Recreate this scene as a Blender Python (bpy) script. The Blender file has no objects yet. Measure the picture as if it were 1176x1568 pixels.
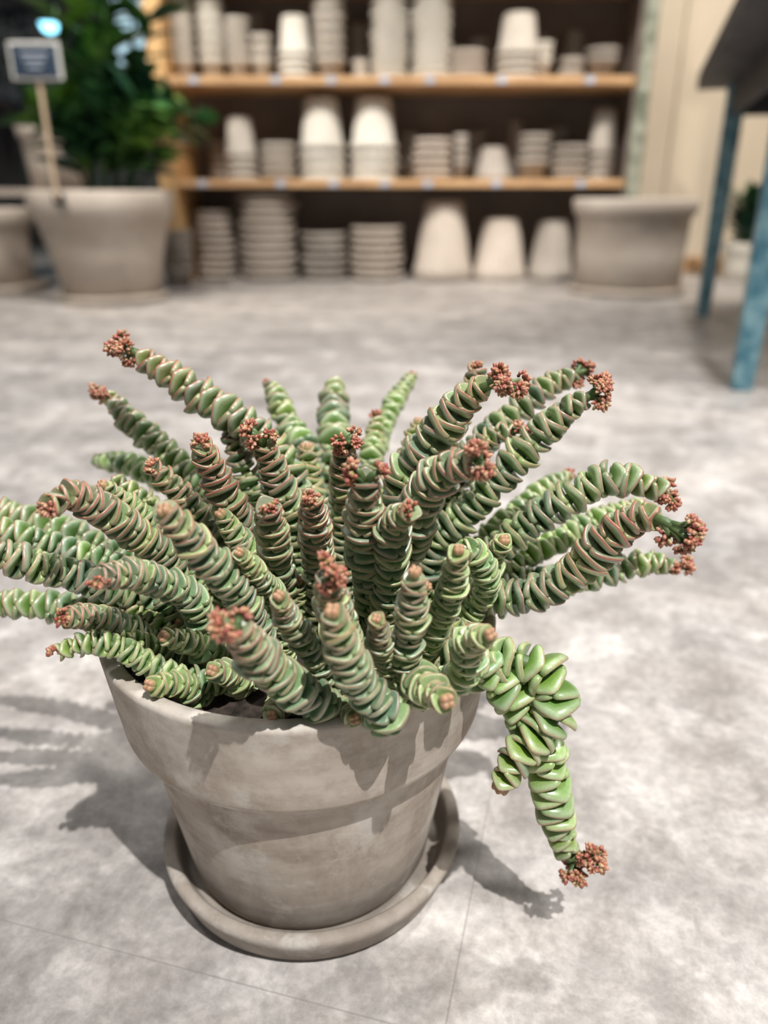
import bpy, math, random
import numpy as np
from mathutils import Vector
from math import sin,cos,radians,pi
random.seed(7); rng=np.random.default_rng(7)
H=.444;P=radians(22.5);F=1178
# photogrammetry: photo measurement + estimated real distance Y (m) -> world position in metres
def W(x,y,Y):
    r=(x-588)/F; v=(y-784)/F; dy=cos(P)-v*sin(P); t=Y/dy
    return (r*t, Y, H-t*(sin(P)+v*cos(P)))
scene=bpy.context.scene
COL=scene.collection
# ---------------------------------------------------------------- helpers
def link(o,parent=None):
    COL.objects.link(o)
    if parent: o.parent=parent
    return o
def empty(name,loc=(0,0,0)):
    e=bpy.data.objects.new(name,None); e.location=loc; e.empty_display_size=.05
    return link(e)
def mesh_obj(name,verts,faces,mat=None,parent=None,smooth=True,loc=(0,0,0)):
    me=bpy.data.meshes.new(name); me.from_pydata([tuple(v) for v in verts],[],[tuple(int(i) for i in f) for f in faces])
    me.update()
    if smooth: me.polygons.foreach_set('use_smooth',[True]*len(me.polygons))
    if mat: me.materials.append(mat)
    o=bpy.data.objects.new(name,me); o.location=loc
    return link(o,parent)
def lathe_data(profile,seg=48,c=(0,0,0),wob=0,ph=0):
    vs=[];fs=[];n=len(profile)
    for (r,z) in profile:
        for k in range(seg):
            a=2*pi*k/seg
            rr=r*(1+wob*sin(2*a+ph))
            vs.append((c[0]+rr*cos(a),c[1]+rr*sin(a),c[2]+z))
    for i in range(n-1):
        for k in range(seg):
            k2=(k+1)%seg
            fs.append((i*seg+k,i*seg+k2,(i+1)*seg+k2,(i+1)*seg+k))
    return vs,fs
def box_data(x0,x1,y0,y1,z0,z1):
    v=[(x0,y0,z0),(x1,y0,z0),(x1,y1,z0),(x0,y1,z0),(x0,y0,z1),(x1,y0,z1),(x1,y1,z1),(x0,y1,z1)]
    f=[(0,3,2,1),(4,5,6,7),(0,1,5,4),(1,2,6,5),(2,3,7,6),(3,0,4,7)]
    return v,f
class MB:
    def __init__(s): s.v=[];s.f=[]
    def add(s,d):
        o=len(s.v); s.v+=list(d[0]); s.f+=[tuple(i+o for i in f) for f in d[1]]; return s
    def obj(s,name,mat,parent=None,smooth=True,loc=(0,0,0),bevel=0):
        o=mesh_obj(name,s.v,s.f,mat,parent,smooth,loc)
        if bevel:
            m=o.modifiers.new('bevel','BEVEL'); m.width=bevel; m.segments=2; m.limit_method='ANGLE'
        return o
def tube_data(pts,radii,seg=8):
    pts=[Vector(p) for p in pts]; vs=[];fs=[]
    t0=(pts[1]-pts[0]).normalized(); nrm=t0.orthogonal().normalized()
    for i,p in enumerate(pts):
        t=(pts[min(i+1,len(pts)-1)]-pts[max(i-1,0)]).normalized()
        nrm=(nrm-t*nrm.dot(t)).normalized(); b=t.cross(nrm)
        for k in range(seg):
            a=2*pi*k/seg; q=p+(nrm*cos(a)+b*sin(a))*radii[i]; vs.append(tuple(q))
    for i in range(len(pts)-1):
        for k in range(seg):
            k2=(k+1)%seg; fs.append((i*seg+k,i*seg+k2,(i+1)*seg+k2,(i+1)*seg+k))
    fs.append(tuple(range(seg))[::-1]); fs.append(tuple((len(pts)-1)*seg+k for k in range(seg)))
    return vs,fs
# ---------------------------------------------------------------- materials
def newmat(name):
    m=bpy.data.materials.new(name); m.use_nodes=True
    nt=m.node_tree; b=nt.nodes['Principled BSDF']; return m,nt,b
def N(nt,t,**kw):
    n=nt.nodes.new(t)
    for k,v in kw.items():
        if k in n.inputs: n.inputs[k].default_value=v
        else: setattr(n,k,v)
    return n
def ramp(nt,fac,stops):
    r=nt.nodes.new('ShaderNodeValToRGB'); e=r.color_ramp.elements
    while len(e)<len(stops): e.new(.5)
    for i,(p,c) in enumerate(stops): e[i].position=p; e[i].color=(*c,1)
    nt.links.new(fac,r.inputs[0]); return r.outputs[0]
def mixc(nt,a,b,fac,mode='MIX'):
    m=nt.nodes.new('ShaderNodeMix'); m.data_type='RGBA'; m.blend_type=mode
    for s,val in ((0,fac),(6,a),(7,b)):
        if isinstance(val,(int,float)): m.inputs[s].default_value=val
        elif isinstance(val,tuple): m.inputs[s].default_value=(*val,1)
        else: nt.links.new(val,m.inputs[s])
    return m.outputs[2]
def math_n(nt,op,a,b=None,c=None,clamp=False):
    m=nt.nodes.new('ShaderNodeMath'); m.operation=op; m.use_clamp=clamp
    for i,val in enumerate((a,b,c)):
        if val is None: continue
        if isinstance(val,(int,float)): m.inputs[i].default_value=val
        else: nt.links.new(val,m.inputs[i])
    return m.outputs[0]
def noisy(name,c1,c2,scale=8,rough=.8,detail=6,bump=.1,bscale=60,lo=.35,hi=.65,spec=.3,metal=0):
    m,nt,b=newmat(name)
    tc=N(nt,'ShaderNodeTexCoord')
    n=N(nt,'ShaderNodeTexNoise',Scale=scale,Detail=detail,Roughness=.6); nt.links.new(tc.outputs['Object'],n.inputs['Vector'])
    col=ramp(nt,n.outputs['Fac'],[(lo,c1),(hi,c2)]); nt.links.new(col,b.inputs['Base Color'])
    b.inputs['Roughness'].default_value=rough; b.inputs['Specular IOR Level'].default_value=spec; b.inputs['Metallic'].default_value=metal
    if bump:
        n2=N(nt,'ShaderNodeTexNoise',Scale=bscale,Detail=4); nt.links.new(tc.outputs['Object'],n2.inputs['Vector'])
        bp=N(nt,'ShaderNodeBump',Strength=bump,Distance=.002); nt.links.new(n2.outputs['Fac'],bp.inputs['Height']); nt.links.new(bp.outputs[0],b.inputs['Normal'])
    return m
M_potgrey=noisy('grey_terracotta_bg',(.39,.335,.285),(.53,.47,.41),3,.9)
M_potlight=noisy('pale_terracotta_bg',(.56,.53,.47),(.70,.67,.60),4,.9)
M_potmid=noisy('mid_terracotta_bg',(.43,.39,.34),(.56,.52,.46),4,.9)
M_potdark=noisy('shaded_terracotta_bg',(.27,.24,.21),(.38,.345,.305),4,.9)  # dark terracotta with the shade of dim and back-row pots in its colour
M_wood=noisy('pine_board',(.47,.28,.145),(.60,.38,.20),5,.6)
M_woodwarm=noisy('pine_upright',(.62,.38,.17),(.74,.48,.23),5,.6)
M_back=noisy('shelf_back_panel',(.18,.15,.132),(.25,.213,.19),3,.9)
M_post=noisy('weathered_green_post',(.12,.14,.10),(.36,.37,.30),14,.7,lo=.4,hi=.6)
M_blue=noisy('worn_blue_paint',(.05,.15,.20),(.23,.38,.42),22,.5,lo=.38,hi=.6)
M_darkwood=noisy('dark_weathered_top',(.03,.03,.034),(.075,.07,.07),12,.6)
M_black=noisy('black_plastic',(.012,.015,.025),(.02,.024,.035),5,.4,bump=0)
M_soil=noisy('potting_soil',(.012,.009,.007),(.06,.045,.035),120,.95,bump=.8,bscale=300)
M_label=noisy('label_slate',(.02,.035,.06),(.03,.05,.08),5,.4,bump=0)
M_frame=noisy('label_frame',(.5,.5,.48),(.6,.6,.58),5,.4,bump=0)
M_stick=noisy('label_stick',(.50,.38,.27),(.6,.46,.33),30,.6,bump=0)
M_tag=noisy('price_tag',(.40,.44,.52),(.5,.55,.65),30,.5,bump=0)
M_board=noisy('chalk_board',(.03,.03,.035),(.40,.40,.39),22,.8,lo=.42,hi=.62,bump=0)
# ---- floor
m,nt,b=newmat('concrete_tile'); M_floor=m
tc=N(nt,'ShaderNodeTexCoord')
mp=N(nt,'ShaderNodeMapping'); nt.links.new(tc.outputs['Object'],mp.inputs['Vector']); mp.inputs['Rotation'].default_value=(0,0,radians(15))
mp2=N(nt,'ShaderNodeMapping'); nt.links.new(tc.outputs['Object'],mp2.inputs['Vector']); mp2.inputs['Rotation'].default_value=(0,0,radians(15)); mp2.inputs['Scale'].default_value=(1,1.9,1)
def nz(scale,detail=6,rough=.6,dist=0,v=mp):
    n=N(nt,'ShaderNodeTexNoise',Scale=scale,Detail=detail,Roughness=rough,Distortion=dist); nt.links.new(v.outputs[0],n.inputs['Vector']); return n.outputs['Fac']
n1=nz(3.0,6,.6,.4,mp2); n2=nz(11,9,.66,.5); n3=nz(130,6,.7); n4=nz(42,7,.72,.5)
base=ramp(nt,n2,[(.34,(.275,.25,.232)),(.5,(.385,.357,.335)),(.64,(.53,.50,.475))])
big=ramp(nt,n1,[(.34,(.68,.68,.69)),(.5,(.96,.96,.96)),(.66,(1.2,1.19,1.17))])
c=mixc(nt,base,big,.85,'MULTIPLY')
c=mixc(nt,c,ramp(nt,n4,[(.38,(.70,.70,.70)),(.5,(1,1,1)),(.62,(1.38,1.38,1.38))]),.5,'MULTIPLY')
c=mixc(nt,c,ramp(nt,n3,[(.38,(.62,.62,.62)),(.5,(1,1,1)),(.62,(1.42,1.42,1.42))]),.30,'MULTIPLY')
sx=N(nt,'ShaderNodeSeparateXYZ'); nt.links.new(mp.outputs[0],sx.inputs[0])
T=.62
def seam(o,off):
    a=math_n(nt,'ADD',o,off); a=math_n(nt,'DIVIDE',a,T); a=math_n(nt,'FRACT',a); a=math_n(nt,'SUBTRACT',a,.5); a=math_n(nt,'ABSOLUTE',a)
    return math_n(nt,'GREATER_THAN',a,.5-.0006/T)
s1=seam(sx.outputs[0],.0425+10*T); s2=seam(sx.outputs[1],-.289+10*T)
sm=math_n(nt,'MAXIMUM',s1,s2)
c=mixc(nt,c,(.19,.17,.16),math_n(nt,'MULTIPLY',sm,.45))
nt.links.new(c,b.inputs['Base Color'])
rr=N(nt,'ShaderNodeMapRange'); nt.links.new(n2,rr.inputs[0]); rr.inputs[3].default_value=.6; rr.inputs[4].default_value=.34; nt.links.new(rr.outputs[0],b.inputs['Roughness'])
b.inputs['Specular IOR Level'].default_value=.45
bp=N(nt,'ShaderNodeBump',Strength=.10,Distance=.001); nt.links.new(n4,bp.inputs['Height']); nt.links.new(bp.outputs[0],b.inputs['Normal'])
# ---- walls
M_wall=noisy('beige_plaster',(.62,.53,.41),(.70,.61,.48),1.5,.8)
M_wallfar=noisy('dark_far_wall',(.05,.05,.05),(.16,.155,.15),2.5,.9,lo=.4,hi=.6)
# ---- focus pot terracotta
m,nt,b=newmat('aged_terracotta'); M_terra=m
tc=N(nt,'ShaderNodeTexCoord')
def nz2(scale,detail=6,rough=.6,vec=None):
    n=N(nt,'ShaderNodeTexNoise',Scale=scale,Detail=detail,Roughness=rough); nt.links.new(vec or tc.outputs['Object'],n.inputs['Vector']); return n.outputs['Fac']
mp=N(nt,'ShaderNodeMapping'); nt.links.new(tc.outputs['Object'],mp.inputs['Vector']); mp.inputs['Scale'].default_value=(1,1,4)
mp3=N(nt,'ShaderNodeMapping'); nt.links.new(tc.outputs['Object'],mp3.inputs['Vector']); mp3.inputs['Scale'].default_value=(1,1,.35)
a1=nz2(9,6,.6); a2=nz2(14,5,.6,mp.outputs[0]); a3=nz2(70,5,.65); a4=nz2(22,6,.7); a5=nz2(26,6,.65,mp3.outputs[0])
c=ramp(nt,a1,[(.3,(.385,.33,.275)),(.5,(.47,.415,.36)),(.7,(.55,.50,.445))])
c=mixc(nt,c,ramp(nt,a2,[(.35,(.74,.70,.66)),(.6,(1.08,1.08,1.08))]),.7,'MULTIPLY')
c=mixc(nt,c,ramp(nt,a5,[(.36,(.66,.62,.58)),(.5,(1,1,1))]),.6,'MULTIPLY')
c=mixc(nt,c,ramp(nt,a3,[(.35,(.70,.68,.65)),(.55,(1.05,1.05,1.05))]),.5,'MULTIPLY')
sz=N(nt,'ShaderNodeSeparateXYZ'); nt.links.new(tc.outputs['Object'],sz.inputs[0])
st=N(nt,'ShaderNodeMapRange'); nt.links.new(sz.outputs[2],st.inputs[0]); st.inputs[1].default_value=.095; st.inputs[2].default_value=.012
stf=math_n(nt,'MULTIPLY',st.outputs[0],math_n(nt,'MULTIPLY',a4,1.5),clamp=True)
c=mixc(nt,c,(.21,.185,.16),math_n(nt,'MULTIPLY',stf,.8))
c=mixc(nt,c,(.62,.585,.535),math_n(nt,'MULTIPLY',ramp(nt,a4,[(.52,(0,0,0)),(.66,(1,1,1))]),.6))
nt.links.new(c,b.inputs['Base Color']); b.inputs['Roughness'].default_value=.85; b.inputs['Specular IOR Level'].default_value=.25
bp=N(nt,'ShaderNodeBump',Strength=.3,Distance=.0008); nt.links.new(a3,bp.inputs['Height']); nt.links.new(bp.outputs[0],b.inputs['Normal'])
# ---- succulent leaf
m,nt,b=newmat('succulent_leaf'); M_leaf=m
at=N(nt,'ShaderNodeAttribute',attribute_name='lc'); sp=N(nt,'ShaderNodeSeparateColor'); nt.links.new(at.outputs['Color'],sp.inputs[0])
edge,top,red,rnd=sp.outputs[0],sp.outputs[1],sp.outputs[2],at.outputs['Alpha']
tc=N(nt,'ShaderNodeTexCoord'); q1=nz2(90,4); q2=nz2(700,3)
green=ramp(nt,rnd,[(0,(.04,.125,.04)),(.5,(.085,.21,.042)),(1,(.19,.34,.055))])
glau=ramp(nt,rnd,[(0,(.30,.41,.31)),(1,(.50,.61,.35))])
tf=math_n(nt,'MULTIPLY',top,math_n(nt,'MULTIPLY',q1,1.55),clamp=True)
c=mixc(nt,green,glau,tf)
rb=math_n(nt,'MULTIPLY',red,math_n(nt,'MULTIPLY',q1,.72),clamp=True)
c=mixc(nt,c,(.29,.115,.085),rb)
ef=math_n(nt,'MULTIPLY',edge,math_n(nt,'ADD',math_n(nt,'MULTIPLY',red,.7),.48),clamp=True)
c=mixc(nt,c,(.37,.09,.065),ef)
c=mixc(nt,c,ramp(nt,q2,[(.35,(.85,.85,.85)),(.65,(1.15,1.15,1.15))]),.5,'MULTIPLY')
nt.links.new(c,b.inputs['Base Color']); b.inputs['Roughness'].default_value=.32; b.inputs['Specular IOR Level'].default_value=.65
b.inputs['Subsurface Weight'].default_value=.08; b.inputs['Subsurface Radius'].default_value=(.4,.8,.2); b.inputs['Subsurface Scale'].default_value=.002
m,nt,b=newmat('succulent_stem'); M_stem=m
tc=N(nt,'ShaderNodeTexCoord'); nt.links.new(ramp(nt,nz2(120,3),[(.3,(.05,.10,.03)),(.7,(.11,.15,.05))]),b.inputs['Base Color'])
# ---- buds
m,nt,b=newmat('flower_bud'); M_bud=m
at=N(nt,'ShaderNodeAttribute',attribute_name='lc'); nt.links.new(at.outputs['Color'],b.inputs['Base Color']); b.inputs['Roughness'].default_value=.5
# ---- bg foliage
m,nt,b=newmat('glossy_foliage'); M_fol=m
oi=N(nt,'ShaderNodeTexCoord'); n=N(nt,'ShaderNodeTexNoise',Scale=4,Detail=2); nt.links.new(oi.outputs['Object'],n.inputs['Vector'])
nt.links.new(ramp(nt,n.outputs['Fac'],[(.38,(.015,.055,.035)),(.52,(.04,.12,.035)),(.66,(.17,.31,.05))]),b.inputs['Base Color']); b.inputs['Roughness'].default_value=.3
def emis(name,col,s):
    m,nt,b=newmat(name); b.inputs['Base Color'].default_value=(*col,1); b.inputs['Emission Color'].default_value=(*col,1); b.inputs['Emission Strength'].default_value=s; return m
M_glass=emis('daylit_glass',(.50,.72,.82),1.1); M_lampb=emis('cool_lamp',(.30,.78,1),4.0)
# ---------------------------------------------------------------- room
def plane_box(name,x0,x1,y0,y1,z0,z1,mat): return MB().add(box_data(x0,x1,y0,y1,z0,z1)).obj(name,mat,smooth=False)
plane_box('floor',-4.5,3.0,-2.5,7.3,-.05,0,M_floor)
plane_box('wall_back',-1.22,3.0,4.86,4.96,0,3.2,M_wall)
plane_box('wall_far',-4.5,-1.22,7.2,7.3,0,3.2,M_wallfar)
plane_box('wall_right',2.95,3.05,-2.5,4.86,0,3.2,M_wall)
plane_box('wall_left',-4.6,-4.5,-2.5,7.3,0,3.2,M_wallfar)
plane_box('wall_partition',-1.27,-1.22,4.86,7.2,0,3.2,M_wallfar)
plane_box('baseboard_back',1.3,2.95,4.83,4.86,0,.09,M_wood)
mb=MB()
for x in (1.63,1.98,2.33,2.68): mb.add(box_data(x,x+.035,4.84,4.86,.09,3.2))
mb.obj('trim_1',M_wall,smooth=False)
w=empty('window_1',(0,0,0))
MB().add(box_data(-2.16,-1.78,7.17,7.2,1.4,2.6)).obj('glass',M_glass,w,smooth=False)
mb=MB()
for x in (-2.21,-1.78): mb.add(box_data(x,x+.05,7.13,7.2,1.35,2.65))
for z in (1.35,2.6): mb.add(box_data(-2.21,-1.73,7.13,7.2,z,z+.05))
mb.obj('frame',M_black,w,smooth=False)
g=empty('chalkboard_sign'); MB().add(box_data(-3.5,-2.62,7.16,7.2,1.12,1.75)).obj('board',M_board,g,smooth=False)
mb=MB()
for a in ((-3.54,-3.5,1.08,1.79),(-2.62,-2.58,1.08,1.79),(-3.54,-2.58,1.08,1.12),(-3.54,-2.58,1.75,1.79)): mb.add(box_data(a[0],a[1],7.14,7.2,a[2],a[3]))
mb.obj('frame',M_black,g,smooth=False)
# ---------------------------------------------------------------- shelf unit
sh=empty('display_shelf')
K=1.05
for i,z in enumerate((.508,.972,1.42)):
    MB().add(box_data(-1.06,1.27,4.27,4.78,z-.035,z)).obj('board_%d'%(i+1),M_wood,sh,smooth=False,bevel=.004)
MB().add(box_data(-1.14,-1.06,4.25,4.8,0,2.0)).obj('upright_left',M_woodwarm,sh,smooth=False,bevel=.004)
MB().add(box_data(-1.06,1.27,4.80,4.83,0,2.0)).obj('back_panel',M_back,sh,smooth=False)
MB().add(box_data(1.27,1.30,4.45,4.83,0,2.0)).obj('side_panel',M_back,sh,smooth=False)
MB().add(tube_data([(1.26,4.24,z) for z in np.linspace(0,2.0,12)],[.034+.004*sin(k*2.1) for k in range(12)],14)).obj('post',M_post,sh)
mb=MB()
for z in (.49,.954):
    for x in (-.95,-.55,-.28,-.02,.2,.55,.98): mb.add(box_data(x,x+.045,4.262,4.269,z-.014,z+.014))
mb.obj('price_tags',M_tag,sh,smooth=False)
def stack(name,x,y,z,r,h,kind,mat):
    """one stack object: 'saucer','pot','inv' inverted pots, 'cone' single big inverted pot"""
    mb=MB()
    if kind=='saucer':
        n=max(2,round(h/.042)); th=h/n
        for i in range(n):
            c=(x+random.uniform(-.05,.05)*r,y+random.uniform(-.05,.05)*r,z+i*th); R=r*random.uniform(.95,1.03)
            mb.add(lathe_data([(0,0),(R*.78,0),(R*.80,th*.3),(R*.98,th*.5),(R,th*.6),(R,th*.94),(R*.94,th*.98),(R*.86,th*.9),(R*.8,th*.5),(0,th*.5)],28,c))
    elif kind=='pot':
        st=max(.03,h/ max(3,round(h/.048))); n=max(2,round((h-.09)/st)+1)
        for i in range(n):
            c=(x+random.uniform(-.04,.04)*r,y+random.uniform(-.04,.04)*r,z+i*(h-.1)/max(1,n-1)); R=r*random.uniform(.97,1.02)
            mb.add(lathe_data([(0,0),(R*.72,0),(R*.80,.070),(R*.99,.077),(R*1.02,.1),(R*.93,.1),(R*.78,.06),(0,.03)],28,c))
    elif kind=='inv':
        hb=h*.62; n=4; st=(h-hb)/(n-1)
        for i in range(n):
            c=(x+random.uniform(-.02,.02)*r,y,z+i*st)
            mb.add(lathe_data([(r*.93,0),(r,.003),(r*.985,st*.55),(r*.88,st*.62),(r*.72,hb*.93),(r*.66,hb*.99),(r*.5,hb),(0,hb)],32,c))
    elif kind=='cone':
        mb.add(lathe_data([(r*.93,0),(r,.003),(r*.98,h*.17),(r*.92,h*.19),(r*.64,h*.95),(r*.58,h*.99),(r*.15,h),(r*.12,h*.97),(0,h*.97)],40,(x,y,z)))
    mb.obj(name,mat)
Y=4.47
for x,r,h,k,mt in [(-.955,.056,.36,'pot',M_potmid),(-.82,.062,.42,'pot',M_potlight),(-.696,.06,.27,'pot',M_potmid),(-.587,.05,.2,'pot',M_potmid),(-.425,.084,.28,'inv',M_potlight),(-.26,.075,.42,'pot',M_potmid),(-.112,.04,.09,'saucer',M_potmid),(.028,.09,.42,'saucer',M_potlight),(.225,.095,.42,'saucer',M_potlight),(.396,.09,.13,'saucer',M_potgrey),(.637,.105,.29,'inv',M_potmid),(.765,.042,.17,'pot',M_potmid),(.90,.06,.1,'saucer',M_potdark),(1.05,.08,.14,'pot',M_potdark)]:
    stack('stacked_terracotta_pots',x*K,Y-.02,.972,r*K,h,k,mt)
for x,r,h,k,mt in [(-.715,.08,.30,'inv',M_potmid),(-.535,.09,.18,'saucer',M_potmid),(-.308,.115,.39,'inv',M_potlight),(-.05,.12,.39,'inv',M_potlight),(.243,.10,.2,'saucer',M_potgrey),(.385,.035,.22,'pot',M_potdark),(.548,.09,.16,'cone',M_potdark),(.75,.08,.22,'pot',M_potdark),(.935,.095,.17,'saucer',M_potdark),(1.09,.07,.34,'inv',M_potdark)]:
    stack('stacked_terracotta_pots',x*K,Y,.508,r*K,h,k,mt)
for x,r,h,k,mt in [(-.88,.10,.36,'saucer',M_potgrey),(-.605,.15,.44,'saucer',M_potgrey),(-.31,.12,.25,'saucer',M_potdark),(-.034,.138,.28,'saucer',M_potgrey),(.31,.155,.41,'cone',M_potgrey),(.61,.14,.32,'cone',M_potgrey),(.88,.12,.31,'cone',M_potdark)]:
    stack('stacked_terracotta_pots',x*K,Y,0,r*K,h,k,mt)
stack('stacked_terracotta_pots',-1.06,4.13,0,.085,.27,'pot',M_potdark)
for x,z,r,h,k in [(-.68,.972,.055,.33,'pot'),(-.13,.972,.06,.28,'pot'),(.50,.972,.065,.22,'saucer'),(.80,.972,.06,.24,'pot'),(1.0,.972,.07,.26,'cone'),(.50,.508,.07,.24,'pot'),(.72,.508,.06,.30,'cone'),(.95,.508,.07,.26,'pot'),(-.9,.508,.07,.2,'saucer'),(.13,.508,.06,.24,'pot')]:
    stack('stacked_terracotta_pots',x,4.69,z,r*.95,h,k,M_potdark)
# ---------------------------------------------------------------- big planters
def pot_profile(rt,rb,h,band,t):
    return [(0,0),(rb*.95,0),(rb,h*.01),(rb+(rt*.90-rb)*.5,h*.42),(rt*.90,h-band-.004),(rt*.935,h-band+.002),(rt*.955,h-band+.006),(rt,h-t*.35),(rt-t*.3,h),(rt-t*.7,h),(rt-t,h-t*.35),(rt*.84,h*.6),(rb*.9,h*.15),(0,h*.12)]
def saucer_profile(r,h,t): return [(0,0),(r*.9,0),(r*.94,h*.1),(r,h*.8),(r-t*.3,h),(r-t*.8,h),(r-t*1.1,h*.7),(r*.86,h*.35),(0,h*.3)]
g=empty('large_planter')
MB().add(lathe_data(pot_profile(.285,.245,.41,.075,.03),56,(1.17,3.86,.012))).obj('pot',M_potgrey,g)
MB().add(lathe_data(saucer_profile(.275,.035,.02),56,(1.17,3.86,0))).obj('saucer',M_potgrey,g)
g=empty('potted_foliage_plant'); cx,cy=-1.22,3.58; GP=g
MB().add(lathe_data(pot_profile(.305,.205,.44,.12,.03),56,(cx,cy,.015))).obj('pot',M_potgrey,g)
MB().add(lathe_data(saucer_profile(.245,.035,.02),56,(cx,cy,0))).obj('saucer',M_potgrey,g)
MB().add(lathe_data([(.26,.39),(.12,.41),(0,.41)],32,(cx,cy,0))).obj('soil',M_soil,g)
mbs=MB(); mbl=MB()
def blade(base,d,up,L,wd):
    d=Vector(d).normalized(); s=d.cross(Vector(up)).normalized(); n=s.cross(d)
    vs=[];fs=[]; K=7
    for i in range(K+1):
        t=i/K; ww=wd*sin(pi*min(1,t*.93+.05))**.8*(1-.3*t); p=Vector(base)+d*L*t-n*(-.0+L*.22*t*t)
        for j in (-1,-.5,0,.5,1): vs.append(tuple(p+s*ww*j+n*abs(j)*ww*.25))
    for i in range(K):
        for j in range(4): a=i*5+j; fs.append((a,a+1,a+6,a+5))
    return vs,fs
for k in range(24):
    a=random.uniform(0,2*pi); sp_=random.uniform(.05,.34); hh=random.uniform(.28,.98)
    b0=Vector((cx+.08*cos(a)+.05,cy+.08*sin(a),.40)); tip=Vector((cx+.13+sp_*cos(a),cy+.06+sp_*sin(a)*.6,.42+hh*(1-.5*sp_)))
    mid=(b0+tip)/2+Vector((0,0,.1)); pts=[b0.lerp(mid,t).lerp(mid.lerp(tip,t),t) for t in np.linspace(0,1,9)]
    mbs.add(tube_data(pts,[.009-.0006*i for i in range(9)],6))
    for i in range(2,9):
        for sd in (-1,1):
            t=(pts[i]-pts[i-1]).normalized(); side=t.cross(Vector((cos(a+1.2*i),sin(a+1.2*i),.3))).normalized()*sd
            mbl.add(blade(pts[i],side+t*.7,t,random.uniform(.14,.23),random.uniform(.038,.056)))
mbs.obj('stems',M_fol,g); mbl.obj('leaves',M_fol,g)
g=GP; lx,ly=-1.28,3.24
MB().add(box_data(lx-.007,lx+.007,ly+.01,ly+.02,.42,.86)).obj('label_stick',M_stick,g,smooth=False)
MB().add(box_data(lx-.095,lx+.095,ly,ly+.01,.83,.955)).obj('label_frame',M_frame,g,smooth=False,bevel=.004)
MB().add(box_data(lx-.082,lx+.082,ly-.003,ly,.842,.943)).obj('label_slate',M_label,g,smooth=False)
mb=MB()
for i,zz in enumerate((.915,.895,.872)): mb.add(box_data(lx-.05+.01*i,lx+.05-.012*i,ly-.005,ly-.003,zz-.003,zz+.003))
mb.obj('label_lettering',M_tag,g,smooth=False)
MB().add(box_data(lx-.02,lx+.02,ly+.018,ly+.07,.40,.44)).obj('label_clip',M_black,g,smooth=False)
g=empty('display_bench')
MB().add(box_data(-2.5,-1.5,4.2,4.8,.43,.465)).obj('top',M_potgrey,g,smooth=False,bevel=.004)
mb=MB()
for x in (-2.48,-1.56):
    for y in (4.22,4.74): mb.add(box_data(x,x+.05,y,y+.05,0,.43))
mb.obj('legs',M_darkwood,g,smooth=False)
MB().add(lathe_data(pot_profile(.19,.15,.30,.07,.02),40,(-1.70,4.42,.466))).obj('terracotta_planter',M_potgrey)
MB().add(lathe_data([(0,0),(.13,0),(.17,.40),(.18,.40),(.18,.43),(.165,.43),(.15,.2),(0,.1)],40,(-2.07,4.42,.466))).obj('black_plastic_pot',M_black)
g=empty('terracotta_planter')
MB().add(lathe_data(pot_profile(.24,.19,.36,.08,.025),40,(-1.93,3.92,.02))).obj('pot',M_potgrey,g)
MB().add(lathe_data(saucer_profile(.26,.04,.02),40,(-1.93,3.92,0))).obj('saucer',M_potgrey,g)
def lamp(name,c,r):
    g=empty(name); MB().add(lathe_data([(0,-r),(r*.7,-r*.7),(r,0),(r*.7,r*.7),(0,r)],20,c)).obj('bulb',M_lampb,g)
    MB().add(lathe_data([(r*1.3,-r*.1),(r*.9,r*.9),(r*.3,r*1.3),(0,r*1.3)],20,c)).obj('shade',M_black,g)
    MB().add(tube_data([(c[0],c[1],c[2]+r*1.2),(c[0],c[1],3.2)],[.006,.006],6)).obj('cord',M_black,g)
lamp('pendant_lamp',(-2.46,6.6,1.60),.07); lamp('pendant_lamp',(-2.68,6.6,1.00),.10)
# ---------------------------------------------------------------- garden table
g=empty('garden_table')
L1=Vector((1.255,3.10,0)); L2=Vector((.875,1.86,0)); d=(L2-L1).normalized(); s=Vector((-d.y,d.x,0))
def prism(p0,p1,w0,w1,z0,z1):
    q=[p0+s*w0,p1+s*w0,p1+s*w1,p0+s*w1]
    v=[(a.x,a.y,z0) for a in q]+[(a.x,a.y,z1) for a in q]
    return v,[(0,3,2,1),(4,5,6,7),(0,1,5,4),(1,2,6,5),(2,3,7,6),(3,0,4,7)]
def leg(p,sz):
    v=[];
    for z,w in ((0,sz*.8),(.45,sz),(.80,sz*1.05)):
        for a,b2 in ((-1,-1),(1,-1),(1,1),(-1,1)):
            q=p+d*a*w/2+s*b2*w/2; v.append((q.x,q.y,z))
    f=[(0,3,2,1),(8,9,10,11)]
    for i in range(2):
        for k in range(4): f.append((i*4+k,i*4+(k+1)%4,i*4+4+(k+1)%4,i*4+4+k))
    return v,f
mb=MB()
for p in (L1,L2,L1+s*.62,L2+s*.62): mb.add(leg(p,.06))
mb.obj('legs',M_blue,g,smooth=False,bevel=.004)
mb=MB()
mb.add(prism(L1,L2,-.012,.012,.70,.80)); mb.add(prism(L1+s*.62,L2+s*.62,-.012,.012,.70,.80)); 
mb.add(prism(L1-d*.012,L1+d*.012,0,.62,.70,.80)); mb.add(prism(L2-d*.012,L2+d*.012,0,.62,.70,.80))
mb.obj('apron',M_darkwood,g,smooth=False,bevel=.003)
mb=MB()
for i in range(6): mb.add(prism(L1-d*.14,L2+d*.14,-.13+i*.148,-.13+i*.148+.14,.80,.86))
mb.obj('top_planks',M_darkwood,g,smooth=False,bevel=.005)
g=empty('potted_plant'); cx,cy=1.95,4.4
MB().add(lathe_data(pot_profile(.11,.08,.2,.05,.015),32,(cx,cy,0))).obj('pot',M_potlight,g)
mb=MB()
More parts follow.
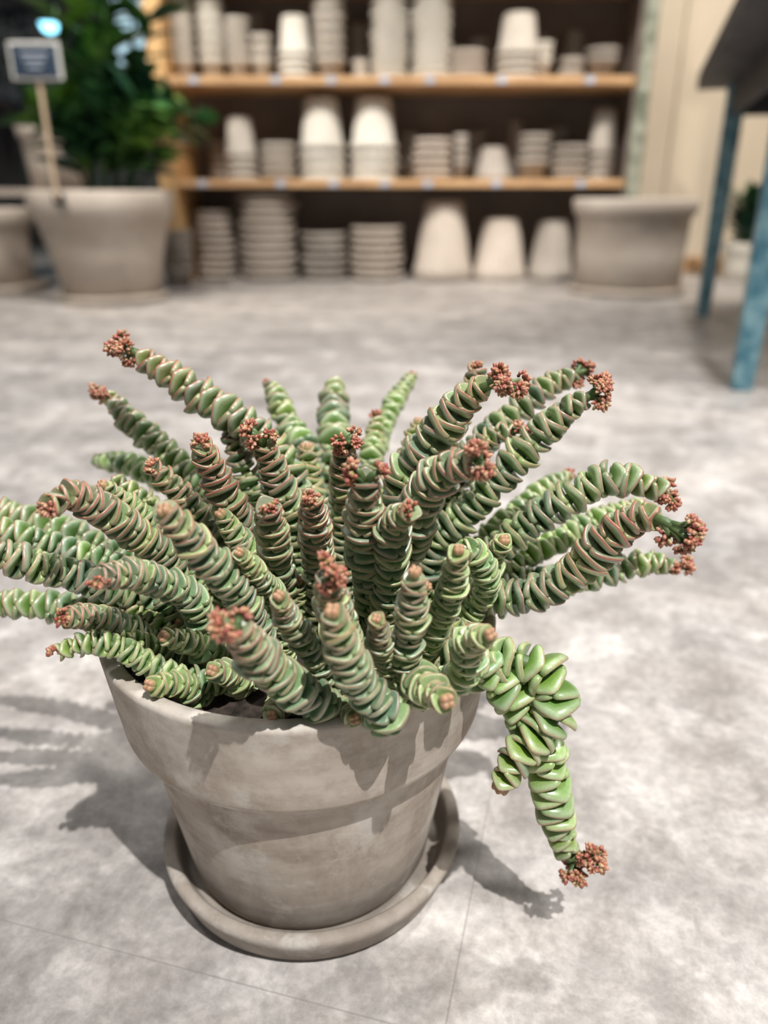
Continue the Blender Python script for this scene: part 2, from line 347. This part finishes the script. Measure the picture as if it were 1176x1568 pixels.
for k in range(60):
    a=random.uniform(0,2*pi); el=random.uniform(.2,1.3); dd=Vector((cos(a)*cos(el),sin(a)*cos(el),sin(el)))
    mb.add(blade((cx+dd.x*.04,cy+dd.y*.04,.18+.22*random.random()),dd,(0.05,0,1),random.uniform(.1,.2),.035))
mb.obj('leaves',M_fol,g)
# ---------------------------------------------------------------- main potted succulent
G=empty('potted_succulent'); PX,PY=-.053,.432; RZ=.200
prof=[(0,.010),(.079,.010),(.0825,.0125),(.0845,.017)]
for t in np.linspace(.05,1,14): 
    prof.append((.0845+(.1045-.0845)*t,.017+(.134-.017)*t))
prof+=[(.1052,.1355),(.1115,.1362),(.1145,.1378),(.1158,.1415)]
for t in np.linspace(.1,1,6): prof.append((.1158+.0075*t,.1415+(RZ-.004-.1415)*t))
prof+=[(.1235,RZ-.0018),(.1220,RZ),(.1150,RZ),(.1135,RZ-.0018),(.1125,RZ-.006),(.108,.15),(.10,.12),(0,.12)]
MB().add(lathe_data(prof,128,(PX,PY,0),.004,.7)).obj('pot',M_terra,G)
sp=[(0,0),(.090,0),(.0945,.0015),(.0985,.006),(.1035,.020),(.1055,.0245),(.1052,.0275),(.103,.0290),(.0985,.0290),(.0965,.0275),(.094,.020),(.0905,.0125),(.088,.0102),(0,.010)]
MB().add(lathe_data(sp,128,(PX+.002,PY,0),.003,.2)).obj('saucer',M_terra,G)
MB().add(lathe_data([(.1120,RZ-.022),(.08,RZ-.016),(.04,RZ-.013),(0,RZ-.012)],48,(PX,PY,0))).obj('soil',M_soil,G)
# leaf template (x = outward from the axis, z = along axis towards tip)
NO=20
def ring(sc,zf):
    out=[]
    for k in range(NO):
        t=2*pi*k/NO; c_=cos(t); x=.38+.66*(c_ if c_>0 else c_*.8); 
        if c_>.7: x+=.06*((c_-.7)/.3)**2
        y=.93*sin(t)*(1-.28*c_)
        px_=.38+(x-.38)*sc; py_=y*sc
        z=zf+.23*max(0,px_)**2-.08*abs(py_)
        out.append((px_,py_,z))
    return out
rings=[(.5,.11,0,.7),(.82,.135,.0,.8),(.93,.13,.12,.9),(.985,.085,1.,.9),(1.0,.03,.7,1),(.99,-.05,.05,1),(.94,-.14,.0,.85),(.81,-.20,0,.35),(.5,-.26,0,0)]
TV=[];TA=[]
for sc,z,e,tp in rings:
    TV+=ring(sc,z); TA+=[(e,tp)]*NO
TV.append((.38,0,.11+.03)); TA.append((0,.6)); TV.append((.38,0,-.28+.03)); TA.append((0,0))
TV=np.array(TV); TA=np.array(TA,float)
TF=[]
nr=len(rings)
for i in range(nr-1):
    for k in range(NO):
        k2=(k+1)%NO; TF.append((i*NO+k,(i+1)*NO+k,(i+1)*NO+k2,i*NO+k2))
TF3=[]
for k in range(NO):
    k2=(k+1)%NO; TF3.append((nr*NO,k,k2)); TF3.append((nr*NO+1,(nr-1)*NO+k2,(nr-1)*NO+k))
tipness=np.clip((TV[:,0]-.1)/.6,0,1)
def catmull(P_,n=60):
    P_=np.array(P_,float); P_=np.vstack([2*P_[0]-P_[1],P_,2*P_[-1]-P_[-2]]); out=[]
    m=len(P_)-3
    for i in range(m):
        p0,p1,p2,p3=P_[i:i+4]
        for t in np.linspace(0,1,n//m+2,endpoint=(i==m-1)):
            out.append(.5*((2*p1)+(-p0+p2)*t+(2*p0-5*p1+4*p2-p3)*t*t+(-p0+3*p1-3*p2+p3)*t**3))
    return np.array(out)
LV=[];LA=[];nleaf=0
core=MB()
BV=[];BA=[]
import bmesh
bm=bmesh.new(); bmesh.ops.create_icosphere(bm,subdivisions=2,radius=1); bm.verts.ensure_lookup_table()
IV=np.array([v.co[:] for v in bm.verts]); IF=[tuple(v.index for v in f.verts) for f in bm.faces]; bm.free()
def bud(p,dirv,L,Wd,col,col2):
    dirv=dirv/np.linalg.norm(dirv); a=np.cross(dirv,[.3,.5,.81]); a/=np.linalg.norm(a); b_=np.cross(dirv,a)
    V=IV.copy(); taper=1-.35*np.clip(V[:,2],-1,1)*.8
    X=V[:,0]*Wd*taper; Y_=V[:,1]*Wd*taper; Z=(V[:,2]+1)*L*.5*1.0
    BV.append(p+np.outer(X,a)+np.outer(Y_,b_)+np.outer(Z,dirv))
    t=np.clip((V[:,2]+1)/2,0,1)[:,None]
    BA.append(np.hstack([np.array(col)*(1-t)+np.array(col2)*t,np.ones((len(V),1))]))
REDS=[(.22,.045,.03),(.26,.07,.042),(.30,.11,.055),(.18,.045,.04),(.27,.18,.07)]
TIPS=[(.36,.11,.07),(.46,.21,.12),(.54,.34,.21),(.33,.09,.065),(.42,.19,.13)]
def cluster(p,dirv,n,rad,blen,green=.12,heads=None):
    """rounded corymb of many tiny buds: buds scattered over small knobs"""
    p=np.array(p); dirv=np.array(dirv)/np.linalg.norm(dirv)
    nh=heads or max(1,n//12)
    hs=[]
    for h in range(nh):
        o=rng.normal(size=3); o/=np.linalg.norm(o); o=o*.75+dirv*.4
        hs.append((p+o*rad*(1. if nh>1 else 0),o/np.linalg.norm(o)))
    for hp,hd in hs:
        if nh>1: core.add(tube_data([tuple(p-dirv*rad*.6),tuple((p+hp)/2),tuple(hp)],[.0022,.0018,.0016],6))
        m_=max(14,n//nh); kr=rad*(.66 if nh>1 else 1.0)
        for k in range(m_):
            q=rng.normal(size=3); q/=np.linalg.norm(q)
            if np.dot(q,hd)<-.5: q=-q
            q=q+hd*.3; q/=np.linalg.norm(q)
            ci=rng.integers(0,5); c1=REDS[ci]; c2=TIPS[rng.integers(0,5)]
            if rng.random()<green: c1=(.24,.28,.08); 
            bud(hp+q*kr*.6*rng.uniform(.5,1),q,blen*rng.uniform(.7,1.25),blen*rng.uniform(.28,.42),c1,c2)
def stem(pts,R,fl,red,addbase=True,spacing=.50):
    """pts tip -> base in world metres"""
    global nleaf
    pts=[np.array(p,float) for p in pts]
    if addbase:
        l=pts[-1]; v=l[:2]-np.array([PX,PY]); rr_=np.linalg.norm(v); 
        k=min(.095,rr_*.8)/max(rr_,1e-5); bs=np.array([PX+v[0]*k,PY+v[1]*k,RZ-.018])
        if l[2]>RZ-.01 and np.linalg.norm(bs-l)>.012: pts.append(bs)
    pts=pts[::-1]
    C=catmull(pts,80); seg=np.linalg.norm(np.diff(C,axis=0),axis=1); s_=np.concatenate([[0],np.cumsum(seg)]); Lt=s_[-1]
    pos=[];s=0
    while s<Lt:
        pos.append(s); u=(Lt-s)/R
        s+=R*spacing*(1 if u>3 else .75)*rng.uniform(.88,1.12)
    nrm=None; ang=rng.uniform(0,pi); tilt=0
    tp=[];tr=[]
    for i,s in enumerate(pos):
        p=np.array([np.interp(s,s_,C[:,j]) for j in range(3)]); p2=np.array([np.interp(min(Lt,s+.004),s_,C[:,j]) for j in range(3)]); p1=np.array([np.interp(max(0,s-.004),s_,C[:,j]) for j in range(3)])
        t=p2-p1; t/=np.linalg.norm(t)
        if nrm is None: nrm=np.cross(t,[.2,.9,.3])
        nrm=nrm-t*np.dot(nrm,t); nrm/=np.linalg.norm(nrm); bi=np.cross(t,nrm)
        u=(Lt-s)/R
        tf=1.0 if u>3.2 else .62+.38*(u/3.2)
        f=s/Lt; size=R*tf*(.97+.05*sin(3*f+ang))*rng.uniform(.93,1.07)
        ang+=pi/2+rng.normal()*.16+.05
        rd=np.clip(red*(.10+.95*f**1.8)+ (.35*max(0,1-u/4)),0,1)
        rv=np.clip(rng.normal(.48,.24)+ (.32 if red<.25 else -.08),0,1)
        tp.append(tuple(p)); tr.append(R*.34*tf)
        for half in (0,pi):
            a=ang+half+rng.normal()*.07
            ex=cos(a)*nrm+sin(a)*bi; ey=np.cross(t,ex)
            k=rng.normal()*.09+ (.30*(1-u/2.5) if u<2.5 else .0)
            exx=ex*cos(k)+t*sin(k); ez=t*cos(k)-ex*sin(k)
            sx_=size*rng.uniform(.92,1.09)
            V=p+np.outer(TV[:,0]*sx_,exx)+np.outer(TV[:,1]*sx_*rng.uniform(.93,1.05),ey)+np.outer(TV[:,2]*sx_*1.05,ez)
            LV.append(V); A=np.zeros((len(TV),4)); A[:,0]=TA[:,0]*(.35+.65*tipness); A[:,1]=TA[:,1]*(.5+.5*tipness); A[:,2]=rd; A[:,3]=rv; LA.append(A); nleaf+=1
    core.add(tube_data(tp,tr,8))
    tip=C[-1]; td=C[-1]-C[-6]; td/=np.linalg.norm(td)
    if fl==0:
        for k in range(4):
            a=k*pi/2+ang; q=td+.45*(cos(a)*nrm+sin(a)*bi)
            bud(tip-td*R*.15,q,R*.7,R*.26,(.18,.28,.10),(.40,.20,.12))
    elif fl==1: cluster(tip+td*R*.12,td,46,R*.64,.0029,heads=1)
    elif fl==2: cluster(tip+td*R*.15,td,140,R*.72,.0030,heads=5)
    elif fl==3:
        core.add(tube_data([tuple(tip-td*R*.3),tuple(tip+td*R*.4),tuple(tip+td*R*.8+np.array([0,0,-.001]))],[.0032,.0028,.0024],6))
        cluster(tip+td*R*.80+np.array([0,0,-.002]),td+np.array([0,0,-.3]),230,R*.80,.0030,heads=7)
    elif fl==4:
        q=tip+td*.006+np.array([.007,0,.004]); core.add(tube_data([tuple(tip-td*.004),tuple(tip+td*.005),tuple(q)],[.0035,.003,.0025],6))
        cluster(q+np.array([.004,0,0]),[.8,0,.2],190,.0085,.0034,.25,heads=7)
        q2=q+np.array([-.004,0,-.012]); core.add(tube_data([tuple(q),tuple(q2)],[.0025,.0022],6)); cluster(q2,[-.3,0,-1],140,.0070,.0034,.25,heads=5)
S=[
([(362,960),(400,1010),(450,1052),(505,1085)],.28,.33,68,2,.4),
([(510,940),(525,990),(555,1050),(595,1095)],.285,.31,64,0,.3),
([(502,885),(512,930),(530,990)],.305,.34,58,2,.4),
([(577,950),(588,1000),(610,1040)],.31,.34,42,0,.4),
([(635,880),(630,950),(622,1010),(645,1060)],.31,.335,52,0,.3),
([(702,845),(692,900),(668,960),(640,1010)],.33,.37,44,0,.1),
([(748,972),(718,985),(705,1035)],.30,.33,52,0,.1),
([(682,1072),(655,1055),(630,1040)],.29,.33,64,0,.1),
([(868,1305),(850,1245),(840,1185),(830,1135),(800,1090),(772,1052),(745,1025),(715,1005)],.35,.36,70,4,.2),
([(770,1198),(790,1160),(822,1125),(850,1092),(846,1050),(822,1022),(785,1010),(740,1015),(700,1030)],.335,.37,72,0,.15),
([(255,785),(300,835),(345,885),(378,930),(395,970)],.32,.36,54,0,.4),
([(368,848),(400,888),(425,925)],.34,.37,38,0,.2),
([(428,915),(440,945),(468,985),(495,1025)],.315,.34,46,0,.3),
([(410,775),(418,820),(425,870),(435,905)],.36,.40,52,1,.4),
([(478,765),(482,810),(488,860)],.37,.40,50,1,.7),
([(560,735),(558,790),(560,850),(572,900)],.35,.39,60,2,.4),
([(628,782),(602,805),(600,860),(592,925)],.34,.38,52,1,.3),
([(730,705),(680,722),(645,765),(622,840),(600,885)],.345,.40,60,2,.5),
([(528,680),(526,730),(530,790)],.42,.44,48,2,.6),
([(400,675),(415,710),(432,760),(452,810)],.42,.44,50,2,.6),
([(308,682),(330,730),(357,780),(392,835)],.40,.43,50,1,1.0),
([(237,718),(270,750),(310,800),(350,845)],.42,.43,44,1,.6),
([(180,738),(230,775),(280,820),(320,860)],.45,.44,40,1,.2),
([(215,545),(270,582),(330,622),(382,655),(422,695),(450,750)],.48,.45,48,3,.8),
([(165,605),(195,640),(240,680),(290,722),(330,765)],.53,.49,38,2,.4),
([(148,705),(200,712),(255,740),(310,780)],.56,.5,34,1,.1),
([(78,775),(108,757),(160,782),(210,820),(258,865)],.35,.40,52,1,.9),
([(-40,775),(60,800),(120,822),(190,860),(250,890)],.47,.45,44,1,.5),
([(-60,830),(40,862),(110,880),(180,902),(245,915)],.36,.40,50,1,.4),
([(-40,925),(40,925),(100,930),(170,938),(240,950)],.42,.42,46,1,.3),
([(-50,795),(0,812),(60,828),(120,848),(200,880)],.42,.42,42,1,.3),
([(152,885),(195,878),(240,890),(290,915)],.33,.38,52,1,.3),
([(97,945),(140,945),(190,962),(250,985)],.34,.39,46,1,.4),
([(88,1000),(130,985),(180,990),(230,1018),(290,1040),(350,1045)],.34,.36,40,1,.1),
([(195,925),(240,960),(285,1000),(330,1030)],.39,.39,46,0,.2),
([(415,590),(430,622),(450,665),(472,705)],.59,.53,38,1,.3),
([(512,592),(510,640),(515,700)],.61,.55,48,0,.3),
([(630,578),(602,620),(582,670),(570,710)],.64,.56,28,1,.1),
([(577,640),(572,680),(565,720)],.55,.52,34,1,.2),
([(745,592),(715,608),(680,650),(640,700),(612,760)],.41,.43,56,3,.5),
([(730,568),(700,640),(670,700)],.49,.48,40,1,.5),
([(880,575),(840,590),(790,632),(740,675),(700,730)],.50,.48,42,2,.3),
([(893,612),(860,635),(812,680),(762,735),(705,795),(660,845)],.44,.44,50,3,.3),
([(785,660),(752,668),(722,700),(690,750)],.46,.46,36,2,.4),
([(1018,752),(975,740),(930,733),(870,765),(812,802),(752,855)],.42,.43,50,2,.3),
([(975,775),(905,800),(850,830),(790,860)],.49,.46,40,1,.1),
([(1005,795),(980,792),(938,818),(890,868),(830,905),(770,917),(715,910)],.37,.41,60,3,.8),
([(1032,868),(985,862),(920,880),(860,890),(800,890)],.45,.45,42,2,.3),
([(870,728),(830,752),(785,790),(740,830)],.53,.48,34,1,.2),
([(690,865),(720,840),(745,880),(735,920)],.37,.40,40,0,.0),
([(770,830),(750,860),(730,900)],.40,.42,44,0,.0),
([(340,790),(365,825),(400,870)],.40,.41,42,0,.1),
([(640,650),(625,700),(600,760)],.50,.48,38,0,.2),
([(470,690),(475,740),(480,790)],.47,.46,44,0,.2),
([(160,745),(215,790),(275,850)],.40,.42,40,0,.1),
([(350,660),(375,720),(410,790)],.47,.46,42,0,.3),
]
for pts,yt,yb,w_,fl,red in S:
    n=len(pts)
    stem([W(a,b_,yt+(yb-yt)*i/(n-1)) for i,(a,b_) in enumerate(pts)],1.10*w_/2*((yt+yb)/2*1.09)/F,fl,red)
for k in range(46):
    a=k*2.399; r0=.092*math.sqrt((k+.5)/46)
    bx,by=PX+r0*cos(a),PY+r0*sin(a); hh=rng.uniform(.03,.055)*(1-.35*r0/.09); le=.6
    out=np.array([cos(a),sin(a)])*(r0*le)
    if by<PY-.05: hh*=.75; out*=.6
    stem([(bx+out[0],by+out[1],RZ-.015+hh),(bx+out[0]*.4,by+out[1]*.4,RZ-.015+hh*.55),(bx,by,RZ-.018)],rng.uniform(.0075,.0095),0,.0,False)
def big_mesh(name,VS,AS,quads,tris,nv,mat):
    V=np.concatenate(VS); A=np.concatenate(AS); k=len(VS)
    me=bpy.data.meshes.new(name)
    if quads:
        Q=np.array(quads); Qa=(Q[None]+(np.arange(k)*nv)[:,None,None]).reshape(-1,4)
    else: Qa=np.zeros((0,4),int)
    Ta=(np.array(tris)[None]+(np.arange(k)*nv)[:,None,None]).reshape(-1,3)
    li=np.concatenate([Qa.ravel(),Ta.ravel()]).astype(np.int32)
    st=np.concatenate([np.arange(len(Qa))*4,len(Qa)*4+np.arange(len(Ta))*3]).astype(np.int32)
    me.vertices.add(len(V)); me.vertices.foreach_set('co',V.astype(np.float32).ravel())
    me.loops.add(len(li)); me.loops.foreach_set('vertex_index',li)
    me.polygons.add(len(st)); me.polygons.foreach_set('loop_start',st)
    me.update(calc_edges=True); me.validate()
    me.polygons.foreach_set('use_smooth',[True]*len(me.polygons))
    ca=me.attributes.new('lc','FLOAT_COLOR','POINT'); ca.data.foreach_set('color',A.astype(np.float32).ravel())
    me.materials.append(mat); o=bpy.data.objects.new(name,me); link(o,G); return o
big_mesh('leaves',LV,LA,TF,TF3,len(TV),M_leaf)
big_mesh('flower_buds',BV,BA,None,IF,len(IV),M_bud)
core.obj('stems',M_stem,G)
# ---------------------------------------------------------------- lights
def area(name,loc,tgt,size,power,col,spread=180):
    l=bpy.data.lights.new(name,'AREA'); l.shape='DISK'; l.size=size; l.energy=power; l.color=col; l.spread=radians(spread)
    o=bpy.data.objects.new(name,l); o.location=loc; o.rotation_euler=(Vector(tgt)-Vector(loc)).to_track_quat('-Z','Y').to_euler(); link(o)
def spot(name,loc,tgt,power,col,ang=50,rad=.04,blend=.6):
    l=bpy.data.lights.new(name,'SPOT'); l.energy=power; l.color=col; l.spot_size=radians(ang); l.spot_blend=blend; l.shadow_soft_size=rad
    o=bpy.data.objects.new(name,l); o.location=loc; o.rotation_euler=(Vector(tgt)-Vector(loc)).to_track_quat('-Z','Y').to_euler(); link(o)
WARM=(1,.93,.84); NEU=(1,.98,.96)
spot('track_spot_1',(.62,-.85,2.7),(.0,.4,.1),470,NEU,68,.014)
spot('track_spot_2',(1.30,1.15,2.8),(0,.5,.1),210,NEU,85,.10)
spot('track_spot_3',(-1.3,.5,2.8),(0,.5,.1),50,NEU,80,.12)
spot('track_spot_4',(-.6,2.4,2.9),(-.3,4.4,.7),285,WARM,80,.1)
spot('track_spot_5',(1.9,2.6,2.9),(1.7,4.8,.8),330,WARM,70,.1)
spot('track_spot_6',(-2.0,2.0,2.9),(-1.3,3.6,.5),240,WARM,70,.1)
spot('track_spot_7',(.6,1.9,2.9),(.4,2.8,.0),165,NEU,85,.08)
area('ceiling_panel',(0,2.2,3.1),(0,2.2,0),2.6,24,NEU)
wd=bpy.data.worlds.new('world'); scene.world=wd; wd.use_nodes=True
bg=wd.node_tree.nodes['Background']; bg.inputs[0].default_value=(.95,.97,1,1); bg.inputs[1].default_value=.22
# ---------------------------------------------------------------- camera
c=bpy.data.cameras.new('camera'); co=bpy.data.objects.new('camera',c); link(co)
co.location=(0,0,H); co.rotation_euler=(radians(90)-P,0,0)
c.sensor_fit='VERTICAL'; c.sensor_height=34.6; c.lens=26
c.dof.use_dof=True; c.dof.focus_distance=.42; c.dof.aperture_fstop=3.5
c.clip_start=.01
scene.camera=co
scene.view_settings.view_transform='Standard'
scene.view_settings.exposure=0
